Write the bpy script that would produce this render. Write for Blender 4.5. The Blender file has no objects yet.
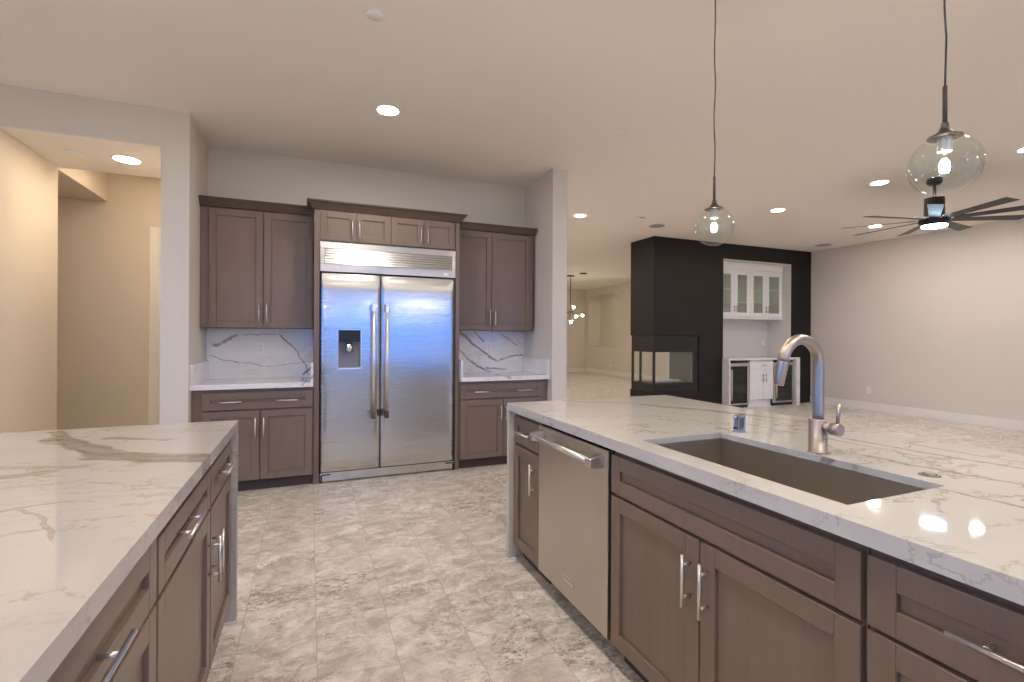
import bpy, bmesh, math, random
from mathutils import Matrix, Vector
random.seed(7)
S = bpy.context.scene
COL = S.collection
PI = math.pi
def R(d): return math.radians(d)

# ------------------------------------------------------------------ camera, world, exposure
cam_d = bpy.data.cameras.new('camera'); cam = bpy.data.objects.new('camera', cam_d); COL.objects.link(cam)
cam_d.sensor_width = 36; cam_d.lens = 487.4 / 1024 * 36; cam_d.clip_start = 0.02; cam_d.clip_end = 200
cam_d.shift_y = (336.1 - 341) / 1024
cam.matrix_world = Matrix.Translation((0, 0, 1.312)) @ Matrix.Rotation(-0.39334, 4, 'Z') @ Matrix.Rotation(PI / 2, 4, 'X') @ Matrix.Rotation(0.005122, 4, 'Z')
S.camera = cam
S.view_settings.view_transform = 'Standard'; S.view_settings.look = 'None'
S.view_settings.exposure = 0.79; S.view_settings.gamma = 1.0
S.view_settings.use_curve_mapping = False
S.cycles.use_denoising = True
S.cycles.max_bounces = 10; S.cycles.diffuse_bounces = 7; S.cycles.glossy_bounces = 5; S.cycles.transmission_bounces = 6
S.cycles.transparent_max_bounces = 16
S.cycles.caustics_reflective = False; S.cycles.caustics_refractive = False
S.cycles.sample_clamp_indirect = 6.0
W = bpy.data.worlds.new('sky'); S.world = W; W.use_nodes = True
def build_world():
    nt = W.node_tree; nt.nodes.clear()
    o = nt.nodes.new('ShaderNodeOutputWorld'); b = nt.nodes.new('ShaderNodeBackground')
    tc = nt.nodes.new('ShaderNodeTexCoord'); sp = nt.nodes.new('ShaderNodeSeparateXYZ'); cr = nt.nodes.new('ShaderNodeValToRGB')
    nt.links.new(tc.outputs['Generated'], sp.inputs[0]); nt.links.new(sp.outputs['Z'], cr.inputs[0])
    e = cr.color_ramp.elements
    e[0].position = 0.0; e[0].color = (0.02, 0.235, 0.95, 1)      # deep blue band low in the dusk sky, thin cloud above
    e[1].position = 0.13; e[1].color = (0.07, 0.28, 0.82, 1)
    n = cr.color_ramp.elements.new(0.26); n.color = (0.46, 0.50, 0.57, 1)
    nt.links.new(cr.outputs[0], b.inputs[0]); b.inputs[1].default_value = SKY
    nt.links.new(b.outputs[0], o.inputs[0])
SKY = 2.5            # sky brightness seen through the rear windows
CAN = 150.0           # recessed ceiling lamps
WARM = (1.0, 0.895, 0.785)
build_world()

# ------------------------------------------------------------------ shader helpers
class V:                                     # a socket with arithmetic
    def __init__(s, nt, sock): s.nt = nt; s.s = sock
    def _m(s, op, *a, clamp=False):
        n = s.nt.nodes.new('ShaderNodeMath'); n.operation = op; n.use_clamp = clamp
        for i, v in enumerate((s,) + a):
            if isinstance(v, V): s.nt.links.new(v.s, n.inputs[i])
            else: n.inputs[i].default_value = v
        return V(s.nt, n.outputs[0])
    def __add__(s, o): return s._m('ADD', o)
    def __sub__(s, o): return s._m('SUBTRACT', o)
    def __mul__(s, o): return s._m('MULTIPLY', o)
    def __truediv__(s, o): return s._m('DIVIDE', o)
    def __rsub__(s, o): return (s * -1.0) + o
    def abs(s): return s._m('ABSOLUTE')
    def floor(s): return s._m('FLOOR')
    def mod(s, o): return s._m('FLOORED_MODULO', o)
    def max(s, o): return s._m('MAXIMUM', o)
    def min(s, o): return s._m('MINIMUM', o)
    def pow(s, o): return s._m('POWER', o)
    def gt(s, o): return s._m('GREATER_THAN', o)
    def step(s, a, b):                       # smooth ramp 0..1 from a to b
        n = s.nt.nodes.new('ShaderNodeMapRange'); n.interpolation_type = 'SMOOTHSTEP'
        s.nt.links.new(s.s, n.inputs[0])
        for i, v in ((1, a), (2, b)):
            if isinstance(v, V): s.nt.links.new(v.s, n.inputs[i])
            else: n.inputs[i].default_value = v
        n.inputs[3].default_value = 0; n.inputs[4].default_value = 1
        return V(s.nt, n.outputs[0])
class Mat:
    def __init__(s, name, **kw):
        s.m = bpy.data.materials.new(name); s.m.use_nodes = True; s.nt = s.m.node_tree
        s.b = s.nt.nodes['Principled BSDF']
        for k, v in kw.items(): s.set(k, v)
    def set(s, k, v):
        k = k.replace('_', ' ')
        i = s.b.inputs[k]
        if isinstance(v, V): s.nt.links.new(v.s, i)
        elif isinstance(v, tuple) and len(v) == 3: i.default_value = (*v, 1)
        else: i.default_value = v
    def coords(s):
        t = s.nt.nodes.new('ShaderNodeTexCoord'); p = s.nt.nodes.new('ShaderNodeSeparateXYZ')
        g = s.nt.nodes.new('ShaderNodeNewGeometry')
        s.nt.links.new(g.outputs['Position'], p.inputs[0])
        return [V(s.nt, p.outputs[i]) for i in range(3)]
    def ocoords(s):
        t = s.nt.nodes.new('ShaderNodeTexCoord'); p = s.nt.nodes.new('ShaderNodeSeparateXYZ')
        s.nt.links.new(t.outputs['Object'], p.inputs[0])
        return [V(s.nt, p.outputs[i]) for i in range(3)]
    def vec(s, x, y, z=0.0):
        n = s.nt.nodes.new('ShaderNodeCombineXYZ')
        for i, v in enumerate((x, y, z)):
            if isinstance(v, V): s.nt.links.new(v.s, n.inputs[i])
            else: n.inputs[i].default_value = v
        return n.outputs[0]
    def noise(s, vec, scale=5, detail=4, rough=0.5, dist=0.0):
        n = s.nt.nodes.new('ShaderNodeTexNoise'); s.nt.links.new(vec, n.inputs['Vector'])
        n.inputs['Scale'].default_value = scale; n.inputs['Detail'].default_value = detail
        n.inputs['Roughness'].default_value = rough; n.inputs['Distortion'].default_value = dist
        return V(s.nt, n.outputs[0])
    def white(s, vec):
        n = s.nt.nodes.new('ShaderNodeTexWhiteNoise'); n.noise_dimensions = '3D'
        s.nt.links.new(vec, n.inputs['Vector']); return V(s.nt, n.outputs['Value'])
    def mix(s, f, a, b):
        n = s.nt.nodes.new('ShaderNodeMix'); n.data_type = 'RGBA'
        for i, v in ((0, f), (6, a), (7, b)):
            if isinstance(v, V): s.nt.links.new(v.s, n.inputs[i])
            elif i == 0: n.inputs[i].default_value = v
            else: n.inputs[i].default_value = (*v, 1)
        return V(s.nt, n.outputs[2])
    def bump(s, h, strength=0.2, dist=0.01):
        n = s.nt.nodes.new('ShaderNodeBump'); n.inputs['Strength'].default_value = strength; n.inputs['Distance'].default_value = dist
        s.nt.links.new(h.s, n.inputs['Height']); s.nt.links.new(n.outputs[0], s.b.inputs['Normal'])

def paint(name, c, rough=0.6, bump=0.05):
    m = Mat(name, Base_Color=c, Roughness=rough)
    if bump:
        x, y, z = m.coords(); m.bump(m.noise(m.vec(x, y, z), 90, 2), bump, 0.004)
    return m.m
wall_paint = paint('greige wall paint', (0.70, 0.655, 0.60), 0.55)
ceil_paint = paint('ceiling paint', (0.86, 0.81, 0.755), 0.75, 0.08)
hall_paint = paint('hall wall paint', (0.71, 0.64, 0.545), 0.6)
trim_paint = paint('white trim paint', (0.82, 0.80, 0.77), 0.35, 0)
white_lacquer = paint('white lacquer', (0.84, 0.84, 0.84), 0.3, 0)
niche_paint = paint('niche paint', (0.66, 0.64, 0.61), 0.6, 0)
plastic_white = paint('white plastic', (0.85, 0.84, 0.82), 0.35, 0)
vent_grey = paint('grey speaker grille', (0.33, 0.30, 0.27), 0.7, 0)
black_metal = paint('black metal', (0.018, 0.016, 0.015), 0.38, 0)
bronze = paint('dark bronze', (0.045, 0.032, 0.024), 0.4, 0)
dark_gap = paint('dark interior', (0.01, 0.009, 0.008), 0.8, 0)
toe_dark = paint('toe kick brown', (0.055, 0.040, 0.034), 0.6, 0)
concrete = paint('patio concrete', (0.42, 0.42, 0.42), 0.8, 0)
frame_dark = paint('bronze window frame', (0.06, 0.05, 0.045), 0.4, 0)

def black_wall_mat():
    m = Mat('black wall panels', Roughness=0.5, Specular_IOR_Level=0.35)
    x, y, z = m.coords()
    n = m.noise(m.vec(x * 3.0, y * 3.0, z * 3.0), 1.4, 3)
    m.set('Base_Color', m.mix(n, (0.0085, 0.0068, 0.0055), (0.013, 0.0105, 0.009)))
    j = ((z - 0.12).mod(0.61) - 0.002).abs().step(0.0, 0.004)
    m.bump(j, 0.25, 0.002)
    return m.m
black_wall = black_wall_mat()

def wood_mat(name, a, b, rough):
    m = Mat(name, Roughness=rough)
    x, y, z = m.ocoords()
    g = m.noise(m.vec(x * 60.0, y * 60.0, z * 2.2), 1.0, 3, 0.6)
    h = m.noise(m.vec(x * 3.0, y * 3.0, z * 1.2), 1.0, 3, 0.6)
    f = (g * 0.45 + h * 0.75) - 0.1
    m.set('Base_Color', m.mix(f, a, b))
    m.bump(g, 0.05, 0.001)
    return m.m
wood = wood_mat('grey brown stained maple', (0.145, 0.102, 0.083), (0.235, 0.172, 0.142), 0.34)
wood_crown = wood_mat('dark brown crown wood', (0.070, 0.044, 0.032), (0.12, 0.078, 0.058), 0.4)  # same grain as the cabinet wood, in a darker brown

def marble_mat(name, veins, base=(0.70, 0.675, 0.65), horizontal=True, fine=1.0, seed=0.0):
    """veins: (u0,v0,u1,v1,width,strength,kind) straight runs in metres; kind 0 grey, 1 tan."""
    m = Mat(name, Roughness=0.05)
    m.set('Specular_IOR_Level', 0.34)
    x, y, z = m.coords()
    u, v = (x, y) if horizontal else (x, z)
    w1 = m.noise(m.vec(x * 2.6 + seed, y * 2.6, z * 2.6), 1.0, 5, 0.6) - 0.5
    w2 = m.noise(m.vec(x * 2.6 + 7.3, y * 2.6 + seed, z * 2.6 + 3.1), 1.0, 5, 0.6) - 0.5
    uu = u + w1 * 0.16; vv = v + w2 * 0.16
    # fine all-over veining: thin ridges of stretched noise, gated by a slower noise
    n1 = m.noise(m.vec(x * 1.1 + w1 * 0.9 + seed, y * 2.3 + w2 * 0.9, z * 2.3), 1.5, 6, 0.58)
    r1 = 1.0 - (n1 - 0.5).abs().step(0.0, 0.014)
    g1 = m.noise(m.vec(x * 1.3 + 4.0 + seed, y * 1.3, z * 1.3), 1.0, 2).step(0.46, 0.64)
    n2 = m.noise(m.vec(x * 2.2 + 9.0 + w2, y * 4.6 + seed + w1, z * 4.6), 1.6, 5, 0.6)
    r2 = 1.0 - (n2 - 0.5).abs().step(0.0, 0.02)
    g2 = m.noise(m.vec(x * 2.0 + 1.0, y * 2.0 + seed, z * 2.0), 1.0, 2).step(0.48, 0.66)
    cloud = m.noise(m.vec(x * 1.2 + 2.0, y * 2.2 + seed, z * 2.2), 1.3, 5, 0.6)
    col = m.mix((cloud.step(0.40, 0.72)) * 0.5, base, (base[0] * 0.87, base[1] * 0.86, base[2] * 0.85))
    col = m.mix((r1 * g1) * (0.62 * fine), col, (0.25, 0.20, 0.165))
    col = m.mix((r2 * g2) * (0.5 * fine), col, (0.28, 0.23, 0.195))
    tex = m.noise(m.vec(x * 9.0, y * 22.0, z * 22.0), 1.0, 5, 0.65)
    for (u0, v0, u1, v1, wd, st, kind) in veins:
        L = math.hypot(u1 - u0, v1 - v0); du, dv = (u1 - u0) / L, (v1 - v0) / L
        a = (uu - u0) * du + (vv - v0) * dv
        d = ((uu - u0) * (-dv) + (vv - v0) * du).abs()
        t = (a / L)
        body = t.step(-0.02, 0.12) * (1.0 - t.step(0.85, 1.02))
        ww = body * wd + 0.0005
        k = (1.0 - (d / ww).step(0.55, 1.0)) * body
        k = k * (tex.step(0.25, 0.62) * 0.6 + 0.4) * st
        c1, c2 = ((0.15, 0.125, 0.11), (0.27, 0.235, 0.21)) if kind == 0 else ((0.19, 0.120, 0.085), (0.26, 0.215, 0.185))
        cc = m.mix((d / ww).step(0.1, 0.8), c2, c1)
        col = m.mix(k, col, cc)
    m.set('Base_Color', col)
    return m.m
marble_left = marble_mat('calacatta quartz', [
    (-1.00, 2.58, -0.72, 2.16, .030, .9, 1), (-0.92, 2.44, -0.55, 1.88, .055, .95, 1), (-0.80, 2.20, -0.42, 1.84, .050, .8, 0), (-0.70, 2.00, -0.22, 1.79, .065, .95, 1), (-0.62, 1.93, -0.36, 1.86, .030, .8, 0),
    (-0.74, 2.33, -0.45, 2.17, .022, .8, 1), (-1.2, 2.05, -0.55, 1.80, .020, .5, 0), (-1.0, 1.78, -0.64, 1.80, .035, .7, 1),
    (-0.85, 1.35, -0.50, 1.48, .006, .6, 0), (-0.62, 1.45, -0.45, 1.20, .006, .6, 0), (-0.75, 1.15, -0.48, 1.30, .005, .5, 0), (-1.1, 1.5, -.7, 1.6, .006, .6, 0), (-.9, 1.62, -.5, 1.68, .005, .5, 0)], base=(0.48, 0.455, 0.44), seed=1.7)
marble_right = marble_mat('calacatta quartz', [
    (1.40, 2.70, 1.84, 2.36, .014, .6, 0), (1.80, 2.42, 2.12, 1.75, .040, .55, 1), (2.04, 1.95, 2.22, 1.40, .022, .5, 1), (1.62, 1.22, 1.50, .92, .010, .8, 0),
    (1.95, 1.35, 2.06, .55, .014, .7, 0), (1.72, 1.12, 1.86, .45, .012, .7, 0), (1.50, .98, 1.58, .40, .010, .65, 0), (1.85, 1.75, 1.92, .9, .008, .6, 0), (2.1, 1.2, 2.18, .3, .01, .6, 0)], base=(0.58, 0.56, 0.54), seed=5.2)
marble_splash = marble_mat('calacatta quartz', [
    (-.27, 1.33, -.10, 1.15, .007, .95, 0), (-.11, 1.17, -.02, .88, .006, .95, 0), (-.88, 1.13, -.37, 1.0, .005, .8, 0), (-.40, 1.0, .03, 1.05, .005, .6, 0),
    (-.86, 1.23, -.60, 1.30, .014, .8, 0), (-.09, .88, .02, .99, .012, .95, 0), (-.60, 1.30, -.25, 1.33, .005, .7, 0),
    (1.50, 1.36, 1.72, 1.17, .016, .85, 0), (1.68, 1.20, 1.99, 1.04, .014, .9, 0), (1.96, 1.06, 2.32, 1.10, .012, .8, 0), (1.45, 1.2, 1.68, .98, .014, .8, 0),
    (1.64, 1.01, 1.90, .90, .016, .8, 0), (1.66, 1.38, 1.80, 1.24, .010, .8, 0), (2.0, 1.36, 2.25, 1.18, .008, .7, 0), (1.82, .96, 2.1, .93, .014, .8, 0)],
    base=(0.84, 0.84, 0.86), horizontal=False, fine=0.5, seed=3.4)
marble_bar = marble_mat('bar quartz', [], base=(0.78, 0.77, 0.75), seed=8.0)

def tile_mat():
    m = Mat('travertine look tile', Roughness=0.3)
    x, y, z = m.coords()
    TW, TL = 0.3065, 0.615
    u = (x - 0.033) / TW; i = u.floor()
    v = (y - 2.41 - i.mod(2.0) * 0.2) / TL; j = v.floor()
    fu = (u - i); fv = (v - j)
    eu = fu.min(1.0 - fu) * TW; ev = fv.min(1.0 - fv) * TL
    grout = 1.0 - eu.min(ev).step(0.0014, 0.0026)
    r = m.white(m.vec(i, j, 0.0)); r2 = m.white(m.vec(i, j, 5.0)); r3 = m.white(m.vec(i, j, 9.0))
    # most tiles are streaked across, some are broken and pitted
    ox, oy = x + r * 37.0, y + r2 * 53.0
    wv = m.noise(m.vec(ox, oy, r), 3.5, 5, 0.6) - 0.5
    st = m.noise(m.vec(ox * 2.6 + wv * 2.0, oy * 9.0 + wv * 5.0, 0.0), 1.3, 6, 0.62)
    bl = m.noise(m.vec(ox * 5.0, oy * 5.0, r3), 1.6, 8, 0.68, 0.6)
    f = st.step(0.38, 0.62) * 0.55 + bl.step(0.40, 0.60) * 0.45
    col = m.mix(f, (0.50, 0.45, 0.415), (0.95, 0.91, 0.87))
    col = m.mix((r * 0.28), col, (0.62, 0.565, 0.52))
    fg = m.noise(m.vec(ox * 24.0, oy * 60.0, 3.0), 1.0, 6, 0.75)
    col = m.mix(fg.step(0.58, 0.44) * 0.22, col, (0.45, 0.385, 0.34))
    zone = m.noise(m.vec(ox * 2.4, oy * 2.4, 4.0), 1.0, 3).step(0.44, 0.58) * r3.step(0.2, 0.55)
    pit = m.noise(m.vec(ox * 15.0, oy * 24.0, 1.0), 1.0, 8, 0.78).step(0.50, 0.57) * zone
    col = m.mix(pit * 0.7, col, (0.24, 0.195, 0.165))
    dk = m.noise(m.vec(ox * 34.0, oy * 50.0, 11.0), 1.0, 6, 0.75).step(0.54, 0.61) * zone
    col = m.mix(dk * 0.75, col, (0.13, 0.105, 0.09))
    hl = m.noise(m.vec(ox * 17.0, oy * 24.0, 7.0), 1.0, 7, 0.75).step(0.51, 0.58) * zone
    col = m.mix(hl * 0.6, col, (0.94, 0.89, 0.84))
    ck = m.noise(m.vec(ox * 2.6 + 3.0, oy * 4.2, 2.0), 1.2, 9, 0.74)
    crack = (1.0 - (ck - 0.51).abs().step(0.0, 0.016)) * m.noise(m.vec(ox * 2.5, oy * 2.5, 8.0), 1.0, 2).step(0.40, 0.56)
    col = m.mix(crack * 0.65, col, (0.19, 0.15, 0.13))
    col = m.mix(grout * 0.5, col, (0.42, 0.37, 0.335))
    m.set('Base_Color', col)
    m.set('Roughness', bl * 0.18 + 0.24 + grout * 0.3)
    m.bump(1.0 - grout, 0.3, 0.002)
    return m.m
tile = tile_mat()

def steel_mat(name, c=(0.62, 0.60, 0.575), rough=0.24, wave=0.0, axis='x', grain=1.0):
    m = Mat(name, Base_Color=c, Metallic=1.0)
    x, y, z = m.ocoords()
    if axis == 'x': v = m.vec(x * 3.0, y * 3.0, z * 400.0)
    else: v = m.vec(x * 400.0, y * 400.0, z * 3.0)
    n = m.noise(v, 1.0, 2)
    m.set('Roughness', n * (0.10 * grain) + rough - 0.05 * grain)
    if wave:
        m.bump(m.noise(m.vec(x * 1.6, y * 1.6, z * 3.2), 1.0, 1), wave, 0.05)
    return m.m
steel = steel_mat('brushed stainless steel')
steel_door = steel_mat('brushed stainless door', (0.60, 0.60, 0.61), 0.26, 0.03)
def brushed(m, rot):
    nt = m.node_tree; b = nt.nodes['Principled BSDF']; tn = nt.nodes.new('ShaderNodeTangent'); tn.direction_type = 'RADIAL'; tn.axis = 'Z'
    b.inputs['Anisotropic'].default_value = 0.85; b.inputs['Anisotropic Rotation'].default_value = rot
    nt.links.new(tn.outputs[0], b.inputs['Tangent'])
brushed(steel_door, 0.0)
steel_dw = steel_mat('brushed stainless dishwasher panel', (0.60, 0.55, 0.50), 0.34, 0.04, 'z')
steel_sink = steel_mat('sink stainless steel', (0.50, 0.46, 0.42), 0.38)
nickel = steel_mat('brushed nickel', (0.45, 0.39, 0.345), 0.33, 0, 'z', 0.5)
bar_steel = steel_mat('polished pull steel', (0.82, 0.80, 0.78), 0.30, 0, 'z', 0.3)
chrome = Mat('chrome', Base_Color=(0.8, 0.8, 0.82), Metallic=1.0, Roughness=0.06).m
copper_cap = Mat('brown metal handle end', Base_Color=(0.20, 0.14, 0.11), Metallic=1.0, Roughness=0.35).m
glossy_black = Mat('gloss black', Base_Color=(0.008, 0.008, 0.010), Roughness=0.35).m
fan_black = Mat('fan black metal', Base_Color=(0.012, 0.009, 0.008), Roughness=0.34, Specular_IOR_Level=0.25).m

def glass_mat(name, tint=(1, 1, 1), gloss=0.06, body=None, body_f=0.0, rough=0.02):
    """thin pane: mostly see-through, a fresnel sheen on top, optionally a faint milky body"""
    m = bpy.data.materials.new(name); m.use_nodes = True; nt = m.node_tree; nt.nodes.clear()
    out = nt.nodes.new('ShaderNodeOutputMaterial'); tr = nt.nodes.new('ShaderNodeBsdfTransparent'); tr.inputs[0].default_value = (*tint, 1)
    gl = nt.nodes.new('ShaderNodeBsdfGlossy'); gl.inputs['Roughness'].default_value = rough
    lw = nt.nodes.new('ShaderNodeLayerWeight'); lw.inputs[0].default_value = 0.5
    mp = nt.nodes.new('ShaderNodeMath'); mp.operation = 'POWER'; nt.links.new(lw.outputs['Facing'], mp.inputs[0]); mp.inputs[1].default_value = 3.0
    ma = nt.nodes.new('ShaderNodeMath'); ma.operation = 'MULTIPLY_ADD'; nt.links.new(mp.outputs[0], ma.inputs[0]); ma.inputs[1].default_value = 0.6; ma.inputs[2].default_value = gloss; ma.use_clamp = True
    last = tr.outputs[0]
    if body:
        df = nt.nodes.new('ShaderNodeBsdfTranslucent'); df.inputs[0].default_value = (*body, 1)
        d2 = nt.nodes.new('ShaderNodeBsdfDiffuse'); d2.inputs[0].default_value = (*body, 1)
        ad = nt.nodes.new('ShaderNodeMixShader'); ad.inputs[0].default_value = 0.5
        nt.links.new(df.outputs[0], ad.inputs[1]); nt.links.new(d2.outputs[0], ad.inputs[2])
        mb = nt.nodes.new('ShaderNodeMixShader'); mb.inputs[0].default_value = body_f
        nt.links.new(last, mb.inputs[1]); nt.links.new(ad.outputs[0], mb.inputs[2]); last = mb.outputs[0]
    mx = nt.nodes.new('ShaderNodeMixShader')
    nt.links.new(ma.outputs[0], mx.inputs[0]); nt.links.new(last, mx.inputs[1]); nt.links.new(gl.outputs[0], mx.inputs[2])
    nt.links.new(mx.outputs[0], out.inputs[0])
    return m
pane = glass_mat('clear pane', (0.97, 0.98, 0.97), 0.05)
globe_glass = glass_mat('blown globe glass', (0.93, 0.965, 0.945), 0.05)
green_glass = glass_mat('reeded cabinet glass', (0.94, 0.97, 0.91), 0.05, (0.80, 0.85, 0.76), 0.14)
cooler_glass = glass_mat('dark cooler glass', (0.30, 0.32, 0.30), 0.06)

def emit(name, c, s):
    m = bpy.data.materials.new(name); m.use_nodes = True; nt = m.node_tree; nt.nodes.clear()
    o = nt.nodes.new('ShaderNodeOutputMaterial'); e = nt.nodes.new('ShaderNodeEmission')
    e.inputs[0].default_value = (*c, 1); e.inputs[1].default_value = s; nt.links.new(e.outputs[0], o.inputs[0]); return m
lens_warm = emit('warm lamp lens', WARM, CAN)
lens_hall = emit('hall lamp lens', (1.0, 0.81, 0.58), 75.0)
lens_cool = emit('cool fan light lens', (0.55, 0.80, 1.0), 15.0)
filament = emit('glowing filament', (1.0, 0.88, 0.75), 360.0)
far_bulb = emit('small glowing globe', (1.0, 0.86, 0.68), 9.0)

# ------------------------------------------------------------------ mesh helpers
class M:
    def __init__(s): s.bm = bmesh.new()
    def box(s, x0, x1, y0, y1, z0, z1):
        c = [s.bm.verts.new((x, y, z)) for x in (x0, x1) for y in (y0, y1) for z in (z0, z1)]
        for f in ((0, 1, 3, 2), (4, 6, 7, 5), (0, 4, 5, 1), (2, 3, 7, 6), (0, 2, 6, 4), (1, 5, 7, 3)):
            s.bm.faces.new([c[i] for i in f])
        return s
    def hexa(s, lo, hi):                     # lo, hi: four points each
        a = [s.bm.verts.new(p) for p in lo]; b = [s.bm.verts.new(p) for p in hi]
        s.bm.faces.new(a[::-1]); s.bm.faces.new(b)
        for i in range(4): s.bm.faces.new((a[i], a[(i + 1) % 4], b[(i + 1) % 4], b[i]))
        return s
    def tube(s, pts, rad, seg=16, cap=True):
        pts = [Vector(p) for p in pts]; n = len(pts)
        rad = rad if isinstance(rad, (list, tuple)) else [rad] * n
        rings = []; up = None
        for i, p in enumerate(pts):
            t = (pts[min(i + 1, n - 1)] - pts[max(i - 1, 0)]).normalized()
            if up is None: up = Vector((0, 0, 1)) if abs(t.z) < .9 else Vector((1, 0, 0))
            a = (up - t * up.dot(t)).normalized(); up = a; b = t.cross(a)
            rings.append([s.bm.verts.new(p + (a * math.cos(2 * PI * k / seg) + b * math.sin(2 * PI * k / seg)) * rad[i]) for k in range(seg)])
        for r0, r1 in zip(rings, rings[1:]):
            for k in range(seg): s.bm.faces.new((r0[k], r0[(k + 1) % seg], r1[(k + 1) % seg], r1[k])).smooth = True
        if cap: s.bm.faces.new(rings[0][::-1]); s.bm.faces.new(rings[-1])
        return s
    def lathe(s, prof, cx=0, cy=0, cz=0, seg=32, smooth=True):   # prof: (r, z)
        rings = []
        for r, z in prof:
            if r < 1e-6: rings.append([s.bm.verts.new((cx, cy, cz + z))])
            else: rings.append([s.bm.verts.new((cx + r * math.cos(2 * PI * k / seg), cy + r * math.sin(2 * PI * k / seg), cz + z)) for k in range(seg)])
        for a, b in zip(rings, rings[1:]):
            for k in range(seg):
                k2 = (k + 1) % seg
                if len(a) == 1 and len(b) == 1: continue
                if len(a) == 1: f = s.bm.faces.new((a[0], b[k2], b[k]))
                elif len(b) == 1: f = s.bm.faces.new((a[k], a[k2], b[0]))
                else: f = s.bm.faces.new((a[k], a[k2], b[k2], b[k]))
                f.smooth = smooth
        return s
    def prism(s, prof, axis, a0, a1, ma=0.0, mb=0.0):
        """closed profile of (p, q) swept along axis 'x' (p=y,q=z) or 'y' (p=x,q=z); ma/mb: mitre, end offset per unit p"""
        def pt(p, q, t): return (t, p, q) if axis == 'x' else (p, t, q)
        p0 = prof[0][0]
        A = [s.bm.verts.new(pt(p, q, a0 + (p - p0) * ma)) for p, q in prof]
        B = [s.bm.verts.new(pt(p, q, a1 + (p - p0) * mb)) for p, q in prof]
        s.bm.faces.new(A); s.bm.faces.new(B[::-1]); n = len(prof)
        for i in range(n): s.bm.faces.new((A[i], B[i], B[(i + 1) % n], A[(i + 1) % n]))
        return s
    def build(s, name, mat, parent=None, bevel=0.0, seg=1, loc=None):
        bmesh.ops.recalc_face_normals(s.bm, faces=s.bm.faces)
        me = bpy.data.meshes.new(name); s.bm.to_mesh(me); s.bm.free(); me.materials.append(mat)
        o = bpy.data.objects.new(name, me); COL.objects.link(o)
        if loc: o.location = loc
        if parent: o.parent = parent
        if bevel:
            b = o.modifiers.new('bevel', 'BEVEL'); b.width = bevel; b.segments = seg; b.limit_method = 'ANGLE'; b.angle_limit = R(40)
        return o
def thing(name, label, cat, loc=(0, 0, 0), rz=0.0, group=None):
    o = bpy.data.objects.new(name, None); COL.objects.link(o); o.location = loc; o.rotation_euler = (0, 0, rz); o.empty_display_size = .05
    o['label'] = label; o['category'] = cat
    if group: o['group'] = group
    return o
def tag(o, label, cat, group=None):
    o['label'] = label; o['category'] = cat
    if group: o['group'] = group
    return o
def struct(o): o['kind'] = 'structure'; return o
def wall(name, mat, *boxes, bevel=0.0):
    m = M()
    for b in boxes: m.box(*b)
    return struct(m.build(name, mat, None, bevel))
def copy_tree(o, parent=None):
    c = o.copy(); COL.objects.link(c); c.parent = parent
    for ch in [x for x in bpy.data.objects if x.parent == o]: copy_tree(ch, c)
    return c

# ------------------------------------------------------------------ the setting
C = 3.05
XR = 9.4
wall('floor', tile, (-4.1, 9.95, -5.1, 15.8, -0.12, 0.0))
wall('ceiling', ceil_paint, (-4.1, 9.95, -5.1, 15.8, C, C + 0.12))
wall('wall_left', wall_paint, (-4.12, -4.0, -5.1, -3.9, 0, C), (-4.12, -4.0, 3.0, 4.5, 0, C), (-4.12, -4.0, -3.9, 3.0, 2.5, C))
lw = M().box(-4.09, -4.02, -3.9, 3.0, 2.44, 2.5).box(-4.09, -4.02, -3.9, 3.0, 0, .05)  # left-wall glazing, unseen, added for cool light on the sink island fronts
for i in range(4): lw.box(-4.09, -4.02, -3.9 + i * 2.28, -3.84 + i * 2.28, .05, 2.44)
lwo = struct(lw.build('door_added_left', frame_dark)); M().box(-4.055, -4.047, -3.87, 2.97, .03, 2.46).build('pane', pane, lwo)
# wall with the hall opening: solid left of the opening, header over it, post right of it (runs on as the hall side wall)
wall('wall_hall_left', hall_paint, (-4.1, -2.015, 4.5, 5.395, 0, C))
wall('wall_hall_right', wall_paint, (-1.062, -0.877, 4.5, 6.62, 0, C))
wall('wall_header', wall_paint, (-2.015, -1.062, 4.5, 4.62, 2.757, C))
wall('ceiling_hall', ceil_paint, (-2.015, -1.062, 4.503, 5.41, 2.754, 2.757), (-2.015, -1.062, 4.62, 5.41, 2.757, C))
wall('ceiling_hall_soffit', hall_paint, (-4.1, -2.015, 5.395, 6.507, 2.735, C))
wall('wall_hall_back', hall_paint, (-4.1, -1.062, 6.507, 6.62, 0, C))
wall('wall_hall_end', hall_paint, (-4.22, -4.1, 5.3, 6.62, 0, C))
wall('wall_kitchen', wall_paint, (-0.877, 2.318, 5.22, 5.34, 0, C))
wall('wall_pillar', wall_paint, (2.318, 2.488, 4.5, 15.8, 0, C))
wall('wall_far', wall_paint, (2.488, XR, 15.6, 15.8, 0, C))
wall('wall_right', wall_paint, (XR, XR + 0.5, -5.1, 13.48, 0, C), (XR, XR + 0.5, 15.37, 15.8, 0, C),
     (XR, XR + 0.5, 13.48, 15.37, 0, 0.938), (XR, XR + 0.5, 13.48, 15.37, 2.784, C))
wall('wall_recess_back', wall_paint, (XR + 0.5, XR + 0.55, 13.3, 15.5, 0.8, C))
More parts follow.
